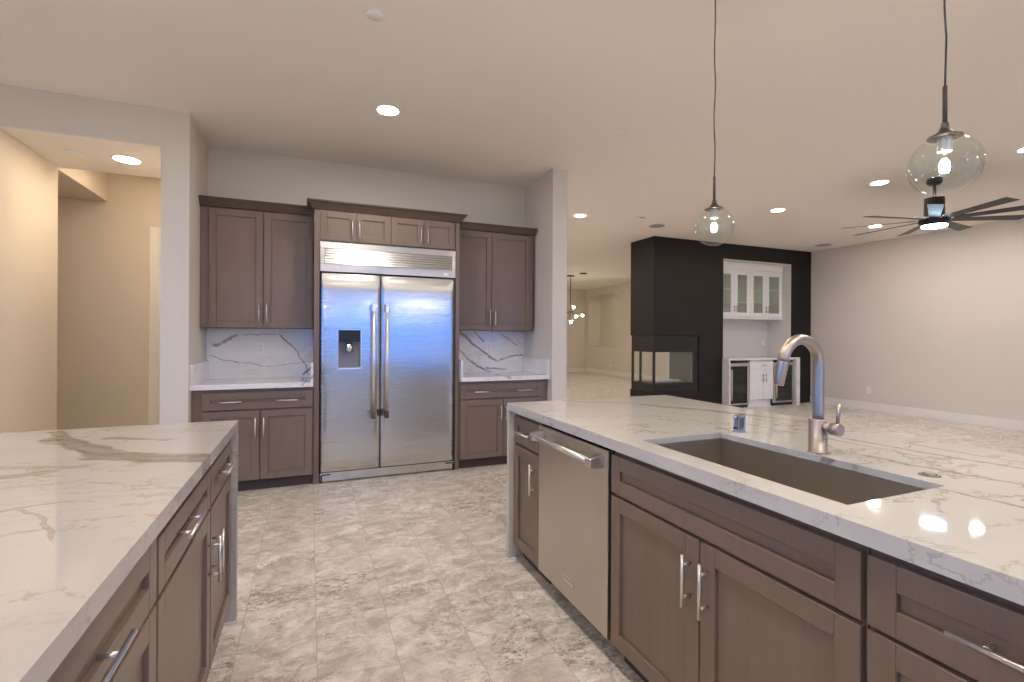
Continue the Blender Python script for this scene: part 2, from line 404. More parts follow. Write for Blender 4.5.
# rear wall, behind the camera, with a glazed patio door and a second added for daylight
wall('wall_rear', wall_paint, (-4.1, -0.5, -5.1, -5.0, 0, C), (3.6, 5.0, -5.1, -5.0, 0, C), (8.8, XR, -5.1, -5.0, 0, C),
     (-0.5, 3.6, -5.1, -5.0, 2.5, C), (5.0, 8.8, -5.1, -5.0, 2.5, C))
def glazed(name, x0, x1, n):
    f = M(); w = 0.06
    f.box(x0, x1, -5.09, -5.01, 2.44, 2.5).box(x0, x1, -5.09, -5.01, 0, 0.05)
    for i in range(n + 1):
        xx = x0 + (x1 - x0 - w) * i / n; f.box(xx, xx + w, -5.09, -5.01, 0.05, 2.44)
    fo = struct(f.build(name, frame_dark)); g = M().box(x0 + .03, x1 - .03, -5.055, -5.047, .03, 2.46).build('pane', pane, fo)
glazed('door_1', -0.5, 3.6, 3)
glazed('door_added_rear', 5.0, 8.8, 3)
wall('ground_patio', concrete, (-25, 35, -40, -5.1, -0.16, -0.02), (-25, -4.12, -5.1, 30, -0.16, -0.02))
# black fireplace wall: solid block with the bar niche and the firebox cut through it
YB, YK = 6.82, 7.48
wall('wall_fireplace', black_wall,
     (5.473, 7.05, YB, YK, 1.335, C), (5.473, 7.05, YB, YK, 0, 0.348), (6.48, 7.05, YB, YK, 0.348, 1.335),
     (7.05, 8.83, YB, YK, 2.765, C), (8.83, XR, YB, YK, 0, C), (7.05, 8.83, 7.36, YK, 0, 2.765))
wall('wall_niche', niche_paint, (7.05, 8.83, 7.35, 7.36, 0, 2.765), (7.05, 7.056, YB + .002, 7.35, 0, 2.765), (8.824, 8.83, YB + .002, 7.35, 0, 2.765), (7.056, 8.824, YB + .002, 7.35, 2.759, 2.765))
def base(name, *boxes):
    m = M()
    for b in boxes: m.box(*b)
    return struct(m.build(name, trim_paint, None, 0.004, 2))
base('baseboard_right', (XR - 0.016, XR, -5.0, YB, 0, 0.14))
base('baseboard_far_right', (XR - 0.016, XR, YK, 15.6, 0, 0.16))
base('baseboard_far', (2.488, XR - 0.016, 15.584, 15.6, 0, 0.16))
base('baseboard_fireplace', (8.83, XR - .016, YK, YK + .014, 0, .14))
base('baseboard_hall', (-4.0, -1.7, 6.493, 6.507, 0, .14))
base('trim_recess', (XR - 0.012, XR + 0.0, 13.46, 15.39, 0.925, 0.94))
# hall door casing and door
dc = struct(M().box(-1.635, -1.55, 6.485, 6.507, 0, 2.50).box(-1.55, -1.062, 6.485, 6.507, 2.41, 2.50).build('trim_hall_door', trim_paint, None, .004, 2))
struct(M().box(-1.55, -1.07, 6.490, 6.507, 0.01, 2.41).build('door_hall', trim_paint))

# ------------------------------------------------------------------ cabinetry (local frame: x along the run, fronts face -y at y=0)
def pull(parent, cx, cz, length, vert=False, r=0.0056, off=0.034, mat=None, y=-0.0):
    m = M(); h = length / 2; p = h * 0.62
    if vert:
        m.tube([(cx, y - off, cz - h), (cx, y - off, cz + h)], r, 12)
        for q in (-p, p): m.tube([(cx, y, cz + q), (cx, y - off, cz + q)], r * .85, 10)
    else:
        m.tube([(cx - h, y - off, cz), (cx + h, y - off, cz)], r, 12)
        for q in (-p, p): m.tube([(cx + q, y, cz), (cx + q, y - off, cz)], r * .85, 10)
    return m.build('handle', mat or bar_steel, parent)
def front(parent, name, x0, x1, z0, z1, fr=0.057, y=0.0, mat=None, t=0.02, rec=0.012):
    m = M()
    m.box(x0, x0 + fr, y, y + t, z0, z1).box(x1 - fr, x1, y, y + t, z0, z1)
    m.box(x0 + fr, x1 - fr, y, y + t, z0, z0 + fr).box(x0 + fr, x1 - fr, y, y + t, z1 - fr, z1)
    m.box(x0 + fr, x1 - fr, y + rec, y + t, z0 + fr, z1 - fr)
    return m.build(name, mat or wood, parent, 0.0022, 2)
def body(parent, x0, x1, d, z0, z1, mat=None, toe=None, toe_mat=None):
    M().box(x0, x1, 0.021, d, z0, z1).build('carcass', mat or wood, parent, 0.001)
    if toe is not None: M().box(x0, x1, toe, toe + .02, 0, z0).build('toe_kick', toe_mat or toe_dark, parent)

DZ0, DZ1, KZ0, KZ1 = 0.100, 0.680, 0.693, 0.845
# --- perimeter base cabinets
Yb = 4.58
def base_cab(label, x0, x1, dx0, dx1, split, handles, vh, gap):
    t = thing('base_cabinet', label, 'cabinet', (0, Yb, 0))
    body(t, x0, x1, 5.215 - Yb, 0.10, 0.862, toe=0.07)
    d = front(t, 'drawer', dx0, dx1, 0.693, 0.832)
    for h in handles: pull(d, h, 0.760, 0.165)
    a = front(t, 'door', dx0, split - gap, 0.10, 0.680); pull(a, vh[0], 0.54, 0.165, True)
    b = front(t, 'door', split + gap, dx1, 0.10, 0.680); pull(b, vh[1], 0.54, 0.165, True)
    return t
base_cab('brown shaker base cabinet left of the refrigerator, one wide drawer over two doors', -0.875, 0.028, -0.802, 0.024, -0.382, (-0.598, -0.175), (-0.415, -0.352), 0.004)
base_cab('brown shaker base cabinet right of the refrigerator, half hidden by the sink island', 1.359, 2.314, 1.362, 2.248, 1.808, (1.583, 2.037), (1.779, 1.838), 0.003)
# --- perimeter countertops with side splashes
def counter(label, x0, x1, retl, retr):
    t = thing('countertop', label, 'countertop')
    M().box(x0, x1, 4.55, 5.2, 0.865, 0.905).build('slab', marble_splash, t, .0015)
    M().box(x0, x0 + .02, 4.555, 5.2, .905, retl).build('side_splash', marble_splash, t, .0015)
    M().box(x1 - .02, x1, 4.555, 5.2, .905, retr).build('side_splash', marble_splash, t, .0015)
counter('white veined stone countertop on the base cabinet left of the refrigerator', -0.877, 0.030, 1.07, 1.07)
counter('white veined stone countertop on the base cabinet right of the refrigerator', 1.359, 2.316, 1.073, 1.073)
tag(M().box(-0.875, 0.03, 5.2, 5.22, 0.866, 1.37).build('backsplash', marble_splash), 'veined marble backsplash slab between cabinets left of the refrigerator', 'backsplash')
tag(M().box(1.359, 2.316, 5.2, 5.22, 0.866, 1.371).build('backsplash', marble_splash), 'veined marble backsplash slab between cabinets right of the refrigerator', 'backsplash')
# --- crown moulding swept over a run
def crown(parent, x0, x1, yf, z0, z1, yw, left, right, fl=0.062):
    m = M(); prof_o = [(0.0, z0), (0.012, z0 + .004), (0.020, z0 + .018), (fl - .012, z1 - .016), (fl, z1 - .012), (fl, z1)]
    path = []
    if left: path.append((x0, yw, -1, 0))
    path.append((x0, yf, -1 if left else 0, -1)); path.append((x1, yf, 1 if right else 0, -1))
    if right: path.append((x1, yw, 1, 0))
    rows = [[m.bm.verts.new((px + nx * o, py + ny * o, z)) for o, z in prof_o] for px, py, nx, ny in path]
    for a, b in zip(rows, rows[1:]):
        for i in range(len(prof_o) - 1): m.bm.faces.new((a[i], a[i + 1], b[i + 1], b[i]))
    # closed top and ends
    m.bm.faces.new([r[-1] for r in rows] + ([] if left and right else ([m.bm.verts.new((path[-1][0], yw, z1)), m.bm.verts.new((path[0][0], yw, z1))] if not left and not right else
                   ([m.bm.verts.new((path[-1][0], yw, z1))] if left else [m.bm.verts.new((path[0][0], yw, z1))]))))
    for r in (rows[0], rows[-1]):
        e = m.bm.verts.new((r[0].co.x, r[0].co.y + (.02 if abs(r[0].co.y - yw) > .01 else 0), z1))
        if (e.co - r[-1].co).length > 1e-4: m.bm.faces.new(r + [e])
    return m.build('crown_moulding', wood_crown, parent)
# --- upper cabinets
Yu = 4.88
t = thing('upper_cabinet', 'tall brown two-door wall cabinet left of the refrigerator', 'cabinet', (0, Yu, 0))
body(t, -0.875, 0.030, 0.335, 1.372, 2.42)
for a, b, h in ((-0.806, -0.389, -0.418), (-0.383, 0.026, -0.356)):
    d = front(t, 'door', a, b, 1.375, 2.408, y=0); pull(d, h, 1.508, 0.165, True)
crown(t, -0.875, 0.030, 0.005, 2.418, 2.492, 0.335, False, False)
t = thing('upper_cabinet', 'tall brown two-door wall cabinet right of the refrigerator', 'cabinet', (0, Yu, 0))
body(t, 1.358, 2.285, 0.335, 1.372, 2.42)
for a, b, h in ((1.362, 1.788, 1.762), (1.794, 2.245, 1.822)):
    d = front(t, 'door', a, b, 1.375, 2.408); pull(d, h, 1.508, 0.165, True)
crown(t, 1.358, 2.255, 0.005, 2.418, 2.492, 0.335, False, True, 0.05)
# --- refrigerator surround cabinet with four small doors
Yf = 4.62
t = thing('refrigerator_cabinet', 'brown surround cabinet with four small doors above the refrigerator', 'cabinet', (0, Yf, 0))
M().box(0.032, 0.078, 0.0, 0.595, 0, 2.42).build('side_panel', wood, t, .001)
M().box(1.318, 1.356, 0.0, 0.595, 0, 2.42).build('side_panel', wood, t, .001)
M().box(0.078, 1.318, 0.021, 0.595, 2.148, 2.419).build('carcass', wood, t)
for a, b, h in ((0.080, 0.381, 0.350), (0.385, 0.689, 0.411), (0.697, 0.999, 0.972), (1.004, 1.305, 1.037)):
    d = front(t, 'door', a, b, 2.153, 2.417); pull(d, h, 2.268, 0.16, True)
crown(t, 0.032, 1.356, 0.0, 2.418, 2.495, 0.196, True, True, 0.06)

# --- refrigerator
t = thing('refrigerator', 'large stainless side-by-side built-in refrigerator with water dispenser', 'refrigerator', (0, Yf, 0))
M().box(0.084, 1.314, 0.12, 0.59, 0.02, 2.14).box(0.084, 1.314, .03, .12, .02, 1.0).box(0.084, 1.314, .03, .12, 1.38, 2.14).build('cabinet_body', dark_gap, t)
def fridge_door(x0, x1, z0, z1, holes=None):
    """gently bowed front; holes: rectangle cut for the dispenser"""
    m = M(); bm = m.bm
    xs = sorted(set([x0 + (x1 - x0) * i / 16 for i in range(17)] + ([holes[0], holes[1]] if holes else [])))
    zs = sorted(set([z0, z1, z0 + .012, z1 - .012] + [z0 + (z1 - z0) * i / 12 for i in range(13)] + ([holes[2], holes[3]] if holes else [])))
    def y(x, z):
        q = (x - x0) / (x1 - x0) * 2 - 1
        bow = 0.007 * (1 - q * q)
        edge = 0.010 if z in (z0, z1) or x in (x0, x1) else 0.0
        return 0.004 - bow + edge * .6
    F = {(i, k): bm.verts.new((xx, y(xx, zz), zz)) for i, xx in enumerate(xs) for k, zz in enumerate(zs)}
    for i in range(len(xs) - 1):
        for k in range(len(zs) - 1):
            if holes and xs[i] >= holes[0] - 1e-6 and xs[i + 1] <= holes[1] + 1e-6 and zs[k] >= holes[2] - 1e-6 and zs[k + 1] <= holes[3] + 1e-6: continue
            bm.faces.new((F[i, k], F[i + 1, k], F[i + 1, k + 1], F[i, k + 1])).smooth = True
    B = {}
    def back(i, k):
        if (i, k) not in B: B[i, k] = bm.verts.new((xs[i], 0.03, zs[k]))
        return B[i, k]
    nx, nz = len(xs) - 1, len(zs) - 1
    for i in range(nx):
        bm.faces.new((F[i, 0], F[i + 1, 0], back(i + 1, 0), back(i, 0))); bm.faces.new((F[i, nz], F[i + 1, nz], back(i + 1, nz), back(i, nz)))
    for k in range(nz):
        bm.faces.new((F[0, k], F[0, k + 1], back(0, k + 1), back(0, k))); bm.faces.new((F[nx, k], F[nx, k + 1], back(nx, k + 1), back(nx, k)))
    return m.build('door', steel_door, t)
DH = (0.236, 0.428, 1.02, 1.358)
dl = fridge_door(0.086, 0.601, 0.092, 1.866, DH)
dr = fridge_door(0.608, 1.312, 0.092, 1.866)
def fridge_handle(door, cx):
    M().tube([(cx, -0.062, 0.62), (cx, -0.062, 1.53)], 0.0155, 20).build('handle', bar_steel, door)
    for z, mt, nm in ((0.59, copper_cap, 'handle_end'), (1.56, bar_steel, 'handle_end')):
        M().hexa([(cx - .017, -.078, z - .034), (cx + .017, -.078, z - .034), (cx + .020, -.002, z - .034), (cx - .020, -.002, z - .034)],
                 [(cx - .017, -.078, z + .034), (cx + .017, -.078, z + .034), (cx + .020, -.002, z + .034), (cx - .020, -.002, z + .034)]).build(nm, mt, door, .005, 2)
fridge_handle(dl, 0.537); fridge_handle(dr, 0.655)
# dispenser recess in the left door
x0, x1, z0, z1 = DH
M().box(x0, x1, .10, .105, z0, z1).box(x0, x0 + .004, -.002, .10, z0, z1).box(x1 - .004, x1, -.002, .10, z0, z1).box(x0, x1, -.002, .10, z0, z0 + .004).build('dispenser_recess', Mat('grey dispenser plastic', Base_Color=(.34, .34, .38), Roughness=.4).m, dl)
M().box(x0 + .004, x1 - .004, .015, .10, 1.255, z1).build('dispenser_display', glossy_black, dl)
M().lathe([(0, 0), (.040, 0), (.036, .045), (.028, .060), (.028, .075), (0, .075)], (x0 + x1) / 2, .055, 1.165, 20).build('dispenser_spout', chrome, dl)
M().box(x0 - .006, x1 + .006, -.012, .004, z0 - .014, z0).box(x0 - .006, x0, -.008, .004, z0, z1 + .006).box(x1, x1 + .006, -.008, .004, z0, z1 + .006).box(x0, x1, -.008, .004, z1, z1 + .006).build('dispenser_trim', bar_steel, dl, .001)
# top grille
M().box(0.082, 1.316, 0.0, .03, 1.878, 1.945).box(0.082, 1.316, 0.0, .03, 2.085, 2.142).box(.082, .118, 0, .03, 1.945, 2.085).box(1.280, 1.316, 0, .03, 1.945, 2.085).box(.118, 1.280, .022, .03, 1.945, 2.085).build('grille_panel', steel, t, .0015)
g = M()
for k in range(6):
    z = 1.952 + k * .0222
    g.hexa([(.118, -.004, z), (1.28, -.004, z), (1.28, .012, z), (.118, .012, z)], [(.118, .004, z + .017), (1.28, .004, z + .017), (1.28, .014, z + .017), (.118, .014, z + .017)])
g.build('grille_slats', bar_steel, t)
M().box(1.190, 1.245, -.003, 0, 1.895, 1.922).build('badge', plastic_white, t)
M().box(.088, 1.310, .008, .03, .012, .088).build('kick_plate', steel, t, .001)
for xx in (.10, 1.225):
    M().box(xx, xx + .075, .008, .012, .066, .076).build('vent_slot', dark_gap, t)
for xx in (.092, 1.296):
    M().box(xx, xx + .014, .004, .03, .0, .066).build('foot', black_metal, t)

# ------------------------------------------------------------------ sink island (fronts face -X)
def island_frame(label, name, y_hi, x_face, right=True, cat='cabinet'):
    """right island: local x = y_hi - Y; left island: local x = Y - y_hi"""
    return thing(name, label, cat, (x_face, y_hi, 0), -PI / 2 if right else PI / 2)
XI = 1.112
t = island_frame('narrow brown cabinet at far end of the sink island beside the dishwasher', 'island_cabinet', 2.662, XI)
body(t, 0.0, 0.358, .60, .095, .862, toe=.07)
d = front(t, 'drawer', .022, .355, .695, .845, .05); pull(d, .200, .768, .18)
d = front(t, 'door', .022, .355, .095, .680); pull(d, .315, .548, .165, True)
t = island_frame('brown sink cabinet with two doors under the stainless sink', 'island_cabinet', 1.645, XI)
M().box(0, .018, .021, .60, .095, .862).box(.942, .96, .021, .60, .095, .862).box(.018, .942, .021, .60, .095, .113).box(.018, .942, .585, .60, .113, .862).box(.018, .942, .021, .045, .113, .862).build('carcass', wood, t)
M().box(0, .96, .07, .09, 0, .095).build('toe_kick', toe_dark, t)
front(t, 'false_drawer_front', .004, .955, .695, .845, .056)
d = front(t, 'door', .004, .478, .095, .683); pull(d, .443, .550, .165, True)
d = front(t, 'door', .484, .955, .095, .683); pull(d, .516, .550, .165, True)
def drawer_stack(label, y_hi, w, right, x_face, hl=.32, name='island_cabinet'):
    t = island_frame(label, name, y_hi, x_face, right)
    body(t, 0, w, .60, .095, .862, toe=.07)
    for z0, z1 in ((.695, .845), (.398, .685), (.095, .388)):
        d = front(t, 'drawer', .006, w - .006, z0, z1, .056); pull(d, w / 2, (z0 + z1) / 2 + .003 if z0 > .6 else z1 - .075, hl)
    return t
drawer_stack('brown drawer cabinet nearest the camera in the sink island, right of the sink doors', .682, .61, True, XI, .285)
# dishwasher
t = island_frame('stainless dishwasher with pro handle built into the sink island', 'dishwasher', 2.302, XI, cat='dishwasher')
M().box(.004, .650, .022, .57, .10, .862).build('tub', dark_gap, t)
M().box(.004, .642, -.004, .022, .095, .852).build('door_panel', steel_dw, t, .003, 2)
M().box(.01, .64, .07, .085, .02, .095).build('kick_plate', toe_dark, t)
M().tube([(.032, -.056, .803), (.612, -.056, .803)], .0135, 20).build('handle', bar_steel, t)
for a in (.030, .573):
    M().hexa([(a, -.072, .782), (a + .042, -.072, .782), (a + .042, -.004, .772), (a, -.004, .772)], [(a, -.072, .818), (a + .042, -.072, .818), (a + .042, -.004, .832), (a, -.004, .832)]).build('handle_bracket', bar_steel, t, .004, 2)
bd = M().box(.290, .375, -.0065, -.004, .172, .206).build('badge', bar_steel, t, .001)
M().box(.298, .367, -.0072, -.0064, .184, .187).box(.298, .367, -.0072, -.0064, .192, .195).build('badge_lettering', vent_grey, bd)
v = M()
for k in range(30): v.box(.02 + k * .0205, .034 + k * .0205, .000, .02, .8525, .8545)
v.build('vent_strip', dark_gap, t)
# countertop with the sink cut out and a waterfall end
def slab_grid(m, xs, ys, z0, z1, hole):
    bm = m.bm; T = {}; Bt = {}
    for i, x in enumerate(xs):
        for k, y in enumerate(ys): T[i, k] = bm.verts.new((x, y, z1)); Bt[i, k] = bm.verts.new((x, y, z0))
    cells = {(i, k) for i in range(len(xs) - 1) for k in range(len(ys) - 1)} - hole
    for i, k in cells:
        bm.faces.new((T[i, k], T[i + 1, k], T[i + 1, k + 1], T[i, k + 1])); bm.faces.new((Bt[i, k], Bt[i, k + 1], Bt[i + 1, k + 1], Bt[i + 1, k]))
        for (di, dk, a, b) in ((-1, 0, (i, k), (i, k + 1)), (1, 0, (i + 1, k), (i + 1, k + 1)), (0, -1, (i, k), (i + 1, k)), (0, 1, (i, k + 1), (i + 1, k + 1))):
            if (i + di, k + dk) not in cells: bm.faces.new((T[a], T[b], Bt[b], Bt[a]))
t = thing('island_countertop', 'white veined stone countertop of the sink island, with waterfall end', 'countertop')
m = M(); slab_grid(m, [1.088, 1.184, 1.586, 2.258], [-1.1, .765, 1.543, 2.692], .892, .914, {(1, 1)})
m.box(1.088, 1.108, -1.1, 2.692, .872, .892).box(2.238, 2.258, -1.1, 2.692, .872, .892)
m.build('slab', marble_right, t)
M().box(1.088, 2.258, 2.664, 2.692, 0, .872).build('waterfall_panel', marble_right, t, .001)
M().box(1.735, 1.76, -1.05, 2.664, 0, .892).build('back_panel', wood, t)
# undermount sink
t = thing('sink', 'long stainless undermount sink set into the island countertop', 'sink')
sx0, sx1, sy0, sy1, sd = 1.176, 1.594, .757, 1.551, .665
m = M(); w = .003
m.box(sx0, sx0 + w, sy0, sy1, sd, .8915).box(sx1 - w, sx1, sy0, sy1, sd, .8915).box(sx0 + w, sx1 - w, sy0, sy0 + w, sd, .8915).box(sx0 + w, sx1 - w, sy1 - w, sy1, sd, .8915).box(sx0 + w, sx1 - w, sy0 + w, sy1 - w, sd, sd + w)
m.build('basin', steel_sink, t)
M().lathe([(.055, 0), (.055, .003), (.045, .004), (.030, -.001), (0, -.001)], 1.385, 1.154, sd + w, 24).build('drain', chrome, t)
# faucet
FX, FY, FZ = 1.634, 1.157, .914
t = thing('faucet', 'brushed nickel gooseneck pull-down faucet behind the island sink', 'faucet', (FX, FY, FZ))
M().lathe([(0, 0), (.031, 0), (.031, .004), (.0285, .006), (.0285, .113), (.027, .116), (0, .116)], seg=28).build('base_body', nickel, t)
pts = [(0, 0, .10)] + [(0, 0, .10 + .2 * k / 6) for k in range(1, 7)]
rc = .0865; cz = .305
for k in range(1, 21):
    a = R(172) * k / 20; pts.append((-rc + rc * math.cos(a), 0, cz + rc * math.sin(a) - .0))
M().tube(pts, .0180, 20).build('spout', nickel, t)
e = Vector(pts[-1]); dirv = Vector((-.020, 0, -.075)).normalized()
sp = M().tube([e + dirv * .001, e + dirv * .003, e + dirv * .078, e + dirv * .080], [.0180, .0176, .0155, .0140], 20).build('spray_head', nickel, t)
b0 = e + dirv * .03 + Vector((.020, 0, .004))
M().tube([b0 - Vector((.006, 0, 0)), b0 + Vector((.003, 0, 0))], .007, 10).build('spray_button', black_metal, sp)
M().tube([(0, -.020, .090), (0, -.046, .090)], .0185, 20).build('valve_arm', nickel, t)
hd = M().tube([(0, -.048, .090), (0, -.078, .090)], .0208, 24).build('handle_hub', nickel, t)
M().tube([(0, -.068, .105), (.003, -.068, .14), (.008, -.068, .176)], [.0055, .006, .007], 12).build('lever', nickel, hd)
# air gap cap and push button
t = thing('air_gap_cap', 'small chrome cylinder cap standing behind the sink, left of the faucet', 'air gap', (1.675, 1.53, .914))
m = M(); N = 36
rows = [[m.bm.verts.new(((.0235 if k % 2 else .0200) * (1 if z < .066 else .9) * math.cos(2 * PI * k / N), (.0235 if k % 2 else .0200) * (1 if z < .066 else .9) * math.sin(2 * PI * k / N), z)) for k in range(N)] for z in (.003, .062, .069)]
for a, b in zip(rows, rows[1:]):
    for k in range(N): m.bm.faces.new((a[k], a[(k + 1) % N], b[(k + 1) % N], b[k]))
m.bm.faces.new(rows[-1]); m.lathe([(0, 0), (.026, 0), (.026, .003), (0, .003)], seg=28)
m.build('cap', Mat('fluted dark chrome', Base_Color=(.45, .46, .50), Metallic=1.0, Roughness=.18).m, t)
M().box(-.0235, -.021, -.010, .010, .012, .022).build('slot', black_metal, t)
t = thing('countertop_button', 'flat round metal button set in the countertop right of the faucet', 'push button', (1.665, .842, .914))
M().lathe([(0, 0), (.026, 0), (.026, .002), (.024, .0035), (.018, .0035), (.017, .002), (0, .002)], seg=28).build('ring', Mat('dull grey metal', Base_Color=(.26, .24, .22), Metallic=1.0, Roughness=.35).m, t)
M().lathe([(0, .002), (.013, .002), (.013, .005), (.011, .006), (0, .006)], seg=24).build('button', nickel, t)

# ------------------------------------------------------------------ left island (fronts face +X)
XL = -0.325
t = thing('island_countertop', 'white stone countertop with a tan vein on the left foreground island', 'countertop')
m = M().box(-1.6, -.305, -.7, 2.585, .892, .914).box(-.325, -.305, -.7, 2.585, .872, .892).box(-1.6, -1.58, -.7, 2.585, .872, .892); m.build('slab', marble_left, t)
M().box(-1.6, -.305, 2.55, 2.585, 0, .872).build('waterfall_panel', marble_left, t, .001)
M().box(-1.42, -1.40, -.65, 2.55, 0, .892).build('back_panel', wood, t)
t = island_frame('brown cabinet at far end of the left island, drawer over one door', 'island_cabinet', 2.03, XL, False)
body(t, 0, .518, .60, .095, .862, toe=.07)
d = front(t, 'drawer', .006, .500, .695, .832, .05); pull(d, .22, .775, .19)
d = front(t, 'door', .006, .500, .105, .683); pull(d, .030, .518, .165, True)
t = island_frame('brown middle cabinet of the left island, drawer over one wide door', 'island_cabinet', 1.368, XL, False)
body(t, 0, .66, .60, .095, .862, toe=.07)
d = front(t, 'drawer', .006, .654, .695, .832, .056); pull(d, .25, .775, .19)
d = front(t, 'door', .006, .654, .105, .683); pull(d, .625, .518, .165, True)
drawer_stack('brown drawer cabinet nearest the camera in the left island', .45, .915, False, XL, .34)

# ------------------------------------------------------------------ ceiling lamps
cans = [(.549, 3.84), (3.579, 6.098), (5.889, 4.752), (5.874, 3.461), (8.097, 4.832), (6.067, 2.30), (8.16, 3.57),
        (.549, 2.15), (.549, .45), (.549, -1.3), (-2.2, 2.15), (-2.2, .45), (-2.2, -1.3), (3.3, 1.0), (3.3, -1.0), (6.0, -.6),  # from here on: unseen lamps, added to brighten the room
        (-.9, -3.4), (2.0, -3.4), (5.2, -3.2)]
clab = ['glowing recessed ceiling light in front of the refrigerator', 'glowing recessed ceiling light just right of the wall pillar', 'glowing recessed ceiling light between the smaller-looking pendant and the ceiling fan',
        'glowing recessed ceiling light just left of the big glass globe pendant', 'glowing recessed ceiling light seen behind the ceiling fan blades', 'glowing recessed ceiling light at the right edge of the picture', 'glowing recessed ceiling light glimpsed through the right-hand fan blades']
def can_light(x, y, z, r, label, lens, depth=0.004):
    t = thing('recessed_light', label, 'ceiling light', (x, y, z), 0, 'recessed ceiling lights')
    M().lathe([(r, 0), (r * 1.22, 0), (r * 1.22, -.003), (r * 1.02, -.007), (r, -.006), (r, 0)], seg=36).build('trim_ring', plastic_white, t)
    M().lathe([(0, -.002), (r * .99, -.002), (r * .99, -.0045), (0, -.0045)], seg=36, smooth=False).build('lens', lens, t)
    return t
for i, (x, y) in enumerate(cans):
    can_light(x, y, C, .078, clab[i] if i < 7 else 'added recessed ceiling light, unseen behind the camera or beyond the picture edge', lens_warm)
can_light(-1.40, 4.935, 2.754, .09, 'glowing recessed ceiling light in the hall opening at left', lens_hall)
can_light(XR + .25, 13.72, 2.784, .07, 'small recessed light in the far wall recess', lens_hall)
can_light(-1.5, 5.75, C, .07, 'added recessed ceiling light hidden above the hall ceiling edge', lens_hall)  # unseen lamp, added to brighten the hall back wall
for (x, y) in ((3.6, 7.4), (3.0, 11.0), (3.2, 9.0), (4.0, 12.0), (8.3, 10.0), (3.4, 14.4), (8.4, 8.5)):  # out-of-sight lamps, added to lift the far room
    can_light(x, y, C, .082, 'added recessed ceiling light in the far room, hidden from view', lens_warm)

# ceiling fittings
def disc(name, label, cat, x, y, r, h, mat, z=C, group=None):
    return tag(M().lathe([(0, 0), (r, 0), (r, -h * .5), (r * .93, -h), (0, -h)], seg=32).build(name, mat, loc=(x, y, z)), label, cat, group)
disc('smoke_detector', 'round white cover on the kitchen ceiling near the top edge', 'smoke detector', .318, 2.722, .046, .012, plastic_white)
disc('smoke_detector', 'round white detector on the hall ceiling beside the hall light', 'smoke detector', -1.74, 4.903, .055, .014, plastic_white, 2.754)
disc('ceiling_speaker', 'round grey ceiling speaker just in front of the black wall corner', 'ceiling speaker', 5.021, 6.191, .12, .006, vent_grey)
disc('ceiling_speaker', 'round grey ceiling speaker by the right end of the black wall', 'ceiling speaker', 8.88, 6.209, .13, .006, vent_grey)
disc('junction_cover', 'faint round cover plate on the ceiling left of the small pendant', 'ceiling cover', 2.441, 3.468, .055, .004, ceil_paint)
disc('sprinkler_cover', 'tiny round ceiling cover left of the black wall', 'ceiling cover', 4.019, 5.63, .04, .006, plastic_white)
disc('sprinkler_cover', 'tiny round ceiling cover in front of the right ceiling speaker', 'ceiling cover', 7.75, 5.3, .035, .006, plastic_white)
t = thing('smoke_alarm', 'small square white alarm on the ceiling near the black wall corner', 'smoke alarm', (4.419, 5.825, C))
M().box(-.06, .06, -.06, .06, -.02, 0).build('housing', plastic_white, t, .008, 2)
M().box(-.03, -.005, -.058, -.03, -.024, -.02).box(.01, .035, -.058, -.03, -.024, -.02).build('sensor_slots', black_metal, t)

# ------------------------------------------------------------------ pendants over the islands, some unseen and added for light
def pendant(label, x, y, z, r=.0845):
    t = thing('pendant_lamp', label, 'pendant lamp', (x, y, z), 0, 'glass globe pendants over the sink island')
    top = C - z
    M().lathe([(0, top), (.06, top), (.06, top - .02), (.05, top - .026), (0, top - .026)], seg=28).build('canopy', bronze, t)
    n = 14; zs = [.225 + (top - .03 - .225) * i / n for i in range(n + 1)]
    M().tube([(.0025 * math.sin(i * 1.3) * (1 if 0 < i < n else 0), .002 * math.cos(i * 1.7) * (1 if 0 < i < n else 0), zz) for i, zz in enumerate(zs)], .0026, 8).build('cord', black_metal, t)
    M().tube([(0, 0, .118), (0, 0, .226)], .0058, 12).build('stem', bronze, t)
    M().lathe([(.0058, .122), (.009, .120), (.009, .113), (.011, .106), (.016, .098), (.025, .090), (.038, .084), (.041, .081), (.041, .079), (0, .079)], seg=32).build('socket_cap', bronze, t)
    M().lathe([(.017, .079), (.017, .040), (.0155, .038), (0, .038)], seg=24).build('socket', Mat('aged silver socket', Base_Color=(.45, .45, .43), Metallic=.6, Roughness=.4).m, t)
    prof = [(r * math.sin(PI * (i / 30) ), r * math.cos(PI * (i / 30))) for i in range(31)]
    prof = [(max(a, 0), b) for a, b in prof if not (b > 0 and a < .036)] 
    prof[-1] = (0, -r)
    M().lathe(prof, seg=48).build('glass_globe', globe_glass, t)
    b = M().lathe([(0, -.030), (.010, -.028), (.0185, -.016), (.0205, -.002), (.017, .014), (.011, .026), (.0105, .038), (0, .038)], seg=24).build('bulb', pane, t)
    M().lathe([(0, -.022), (.009, -.020), (.0125, -.006), (.010, .010), (0, .018)], seg=14).build('filament', filament, b)
    return t
pendant('smaller-looking glass globe pendant hanging over the far part of the sink island', 1.67, 1.67, 1.805)
pendant('larger-looking glass globe pendant hanging nearest the camera, upper right', 1.67, .812, 1.805)
pendant('added glass globe pendant over the near end of the sink island, unseen beyond the picture edge', 1.67, -.05, 1.805)  # unseen, added in line with the visible pair for more light
pendant('added unseen glass globe pendant over the left island, at its far end', -.95, 1.67, 1.805)['group'] = 'added glass globe pendants over the left island'  # left island row: unseen pendants, added to light the sink island doors
pendant('added unseen glass globe pendant over the left island, in its middle', -.95, .81, 1.805)['group'] = 'added glass globe pendants over the left island'
pendant('added unseen glass globe pendant over the left island, at its near end', -.95, -.05, 1.805)['group'] = 'added glass globe pendants over the left island'

